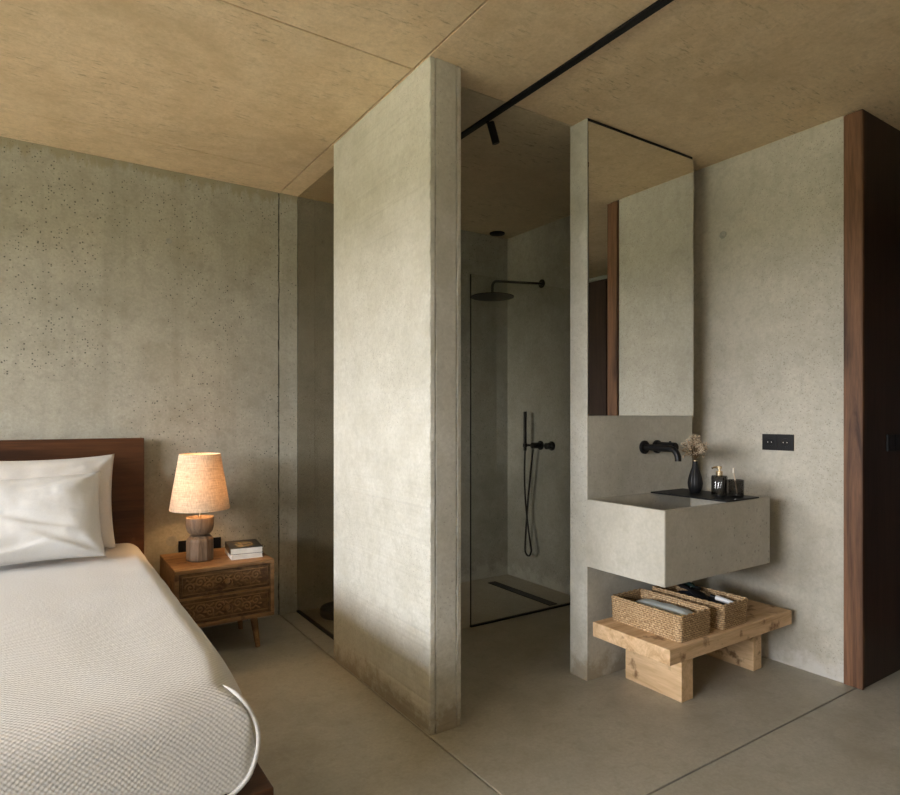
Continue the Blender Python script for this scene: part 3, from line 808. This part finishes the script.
for lx, ly, dx, dy in ((nx0 + .07, ny0 + .08, -.02, -.02), (nx1 - .09, ny0 + .08, .02, -.02), (nx0 + .07, ny1 - .07, -.02, .02), (nx1 - .09, ny1 - .07, .02, .02)):
    MB().cyl((lx + dx, ly + dy, 0), (lx, ly, nz0), .0125, .021, 20).build('leg', M['mango'], ns, True)

# lamp
lc = Vector((.728, 3.535, nz1))
lp = thing('table_lamp', 'lit table lamp with burlap shade on a carved dark wooden base', 'lamp', lc)
MB().lathe([(.060, 0), (.069, .004), (.070, .010), (.070, .105), (.066, .118), (.052, .132), (.034, .137)], lc, 10).build('base_block', M['lampwood'], lp)
MB().lathe([(.034, .137), (.050, .141), (.064, .156), (.070, .180), (.072, .226), (.070, .231), (.060, .231), (.055, .224), (0, .222)], lc, 36).build('base_bowl', M['lampwood'], lp, True)
MB().cyl(lc + Vector((0, 0, .222)), lc + Vector((0, 0, .300)), .007, n=14).lathe([(.016, .300), (.018, .305), (.018, .345), (.010, .350)], lc, 20).build('stem', M['brass'], lp, True)
zb, zt, rb, rt = .274, .572, .152, .104
pr = [(rb, zb), (rb + .0012, zb + .004), (rt + .0012, zt - .004), (rt, zt), (rt - .002, zt - .002), (rb - .002, zb + .002)]
q = MB()
rings = []
for r_, z_ in pr:
    rings.append([q.bm.verts.new((lc.x + r_ * math.cos(2 * PI * k / 64), lc.y + r_ * math.sin(2 * PI * k / 64), lc.z + z_)) for k in range(64)])
rings.append(rings[0])
for A, B in zip(rings, rings[1:]):
    for k in range(64): q.bm.faces.new((A[k], A[(k + 1) % 64], B[(k + 1) % 64], B[k]))
q.build('lamp_shade', M['shade'], lp, True)
mb_, nt_, bb_ = newmat('lamp bulb glass', .3)
bb_.inputs['Emission Color'].default_value = (1.0, .60, .28, 1); bb_.inputs['Emission Strength'].default_value = 110
MB().ball(lc + Vector((0, 0, .385)), .030, 3, (1, 1, 1.15)).build('bulb', mb_, lp, True)
m = MB()
for a in (0, 2 * PI / 3, 4 * PI / 3):
    m.tube([lc + Vector((.01 * math.cos(a), .01 * math.sin(a), .345)), lc + Vector(((rt + .01) * math.cos(a), (rt + .01) * math.sin(a), .50))], .0012, 6)
m.build('shade_carrier', M['brass'], lp)

# books
def book(cx, cy, z, w, d, t, rot, cov, label, print_=False):
    o = thing('book', label, 'book', (cx, cy, z), 'books on the nightstand')
    R = Matrix.Translation((cx, cy, z)) @ Matrix.Rotation(rot, 4, 'Z')
    MB().box(-w / 2 + .003, w / 2 - .003, -d / 2 + .002, d / 2 - .002, .002, t - .002).xf(R).build('pages', M['paper'], o)
    MB().box(-w / 2, w / 2, -d / 2, d / 2, 0, .002).box(-w / 2, w / 2, -d / 2, d / 2, t - .002, t).box(-w / 2, -w / 2 + .002, -d / 2, d / 2, .002, t - .002).xf(R).build('cover', cov, o)
    if print_:
        m = MB()
        for k in range(7):
            x0 = -w / 2 + .03 + .012 * (k % 3); y0 = -d / 2 + .03 + k * .022
            m.box(x0, x0 + .05 + .02 * ((k * 5) % 3), y0, y0 + .006, t, t + .0006)
        pts = [(.0 + .045 * math.cos(a * .5), -.01 + .06 * math.sin(a * .5), t + .0004) for a in range(13)]
        m.tube(pts, .0015, 5, True)
        m.xf(R).build('cover_print', M['gilt'], o)
    return o
book(.958, 3.532, nz1, .165, .215, .024, -.08, M['whitecover'], 'white paperback book, the lower one under the black book')
book(.962, 3.548, nz1 + .024, .172, .225, .034, -.12, M['cover'], 'thick book with black and gilt cover on top of the white book', True)

# wardrobe in the passage, seen only in the mirror
wd = thing('wardrobe', 'dark walnut wardrobe in the passage, seen in the mirror', 'wardrobe', (4.3, .2, 0))
MB().box(4.0, 4.65, -1.6, 1.25, 0, 2.42, .002, 1).build('carcass', M['walnut_dark'], wd)
for k in range(4):
    y0 = -1.58 + k * .71
    dd = MB().box(3.98, 4.0, y0, y0 + .695, .06, 2.40, .001, 1).build('door', M['walnut_dark'], wd)
    MB().box(3.965, 3.98, y0 + .62, y0 + .64, .95, 1.25, .002, 1).build('handle', M['black'], dd)

# ------------------------------------------------------------------ light
w = bpy.data.worlds.new('World'); bpy.context.scene.world = w; w.use_nodes = True
nt = w.node_tree; bg = nt.nodes['Background']
tc = nd(nt, 'ShaderNodeTexCoord'); sx = nd(nt, 'ShaderNodeSeparateXYZ'); nt.links.new(tc.outputs['Generated'], sx.inputs[0])
r = nd(nt, 'ShaderNodeValToRGB'); nt.links.new(sx.outputs[2], r.inputs[0])
cr = r.color_ramp
cr.elements[0].position = 0.0; cr.elements[0].color = (.045, .06, .02, 1)
cr.elements[1].position = 1.0; cr.elements[1].color = (.62, .78, 1.0, 1)
for p, c in ((.01, (.10, .11, .06, 1)), (.03, (.98, .97, .98, 1)), (.55, (.86, .91, 1.0, 1))):
    e = cr.elements.new(p); e.color = c
nt.links.new(r.outputs[0], bg.inputs[0]); bg.inputs[1].default_value = 30.0
pl = bpy.data.lights.new('window_portal', 'AREA'); pl.shape = 'RECTANGLE'; pl.size = WY1 - WY0; pl.size_y = WZ1 - WZ0
pl.cycles.is_portal = True
po = bpy.data.objects.new('window_portal', pl); C.objects.link(po)
po.location = (XL - .15, (WY0 + WY1) / 2, (WZ0 + WZ1) / 2); po.rotation_euler = (PI / 2, 0, -PI / 2)

sl = bpy.data.lights.new('bounce_sun', 'SUN'); sl.energy = 34; sl.angle = .01; sl.color = (1.0, .93, .82)  # added to light the ground outside, so its bounce brightens the ceiling
so = bpy.data.objects.new('bounce_sun', sl); C.objects.link(so); so.rotation_euler = (math.radians(-12), math.radians(42), 0)
# ------------------------------------------------------------------ camera
cam = bpy.data.cameras.new('camera'); co = bpy.data.objects.new('camera', cam); C.objects.link(co)
cam.sensor_width = 36; cam.lens = 620.7 / 900 * 36; cam.clip_start = .02
cam.shift_y = (417 - 397.5) / 900
th = math.atan2(412, 620.7)
co.location = (0, 0, 1.25); co.rotation_euler = (PI / 2, 0, -th)
sc = bpy.context.scene; sc.camera = co
sc.view_settings.view_transform = 'Standard'; sc.view_settings.look = 'None'
sc.view_settings.gamma = 1; sc.view_settings.use_curve_mapping = False
sc.view_settings.exposure = 0.24
sc.cycles.max_bounces = 10; sc.cycles.diffuse_bounces = 7; sc.cycles.glossy_bounces = 5; sc.cycles.transparent_max_bounces = 12
sc.cycles.sample_clamp_indirect = 6
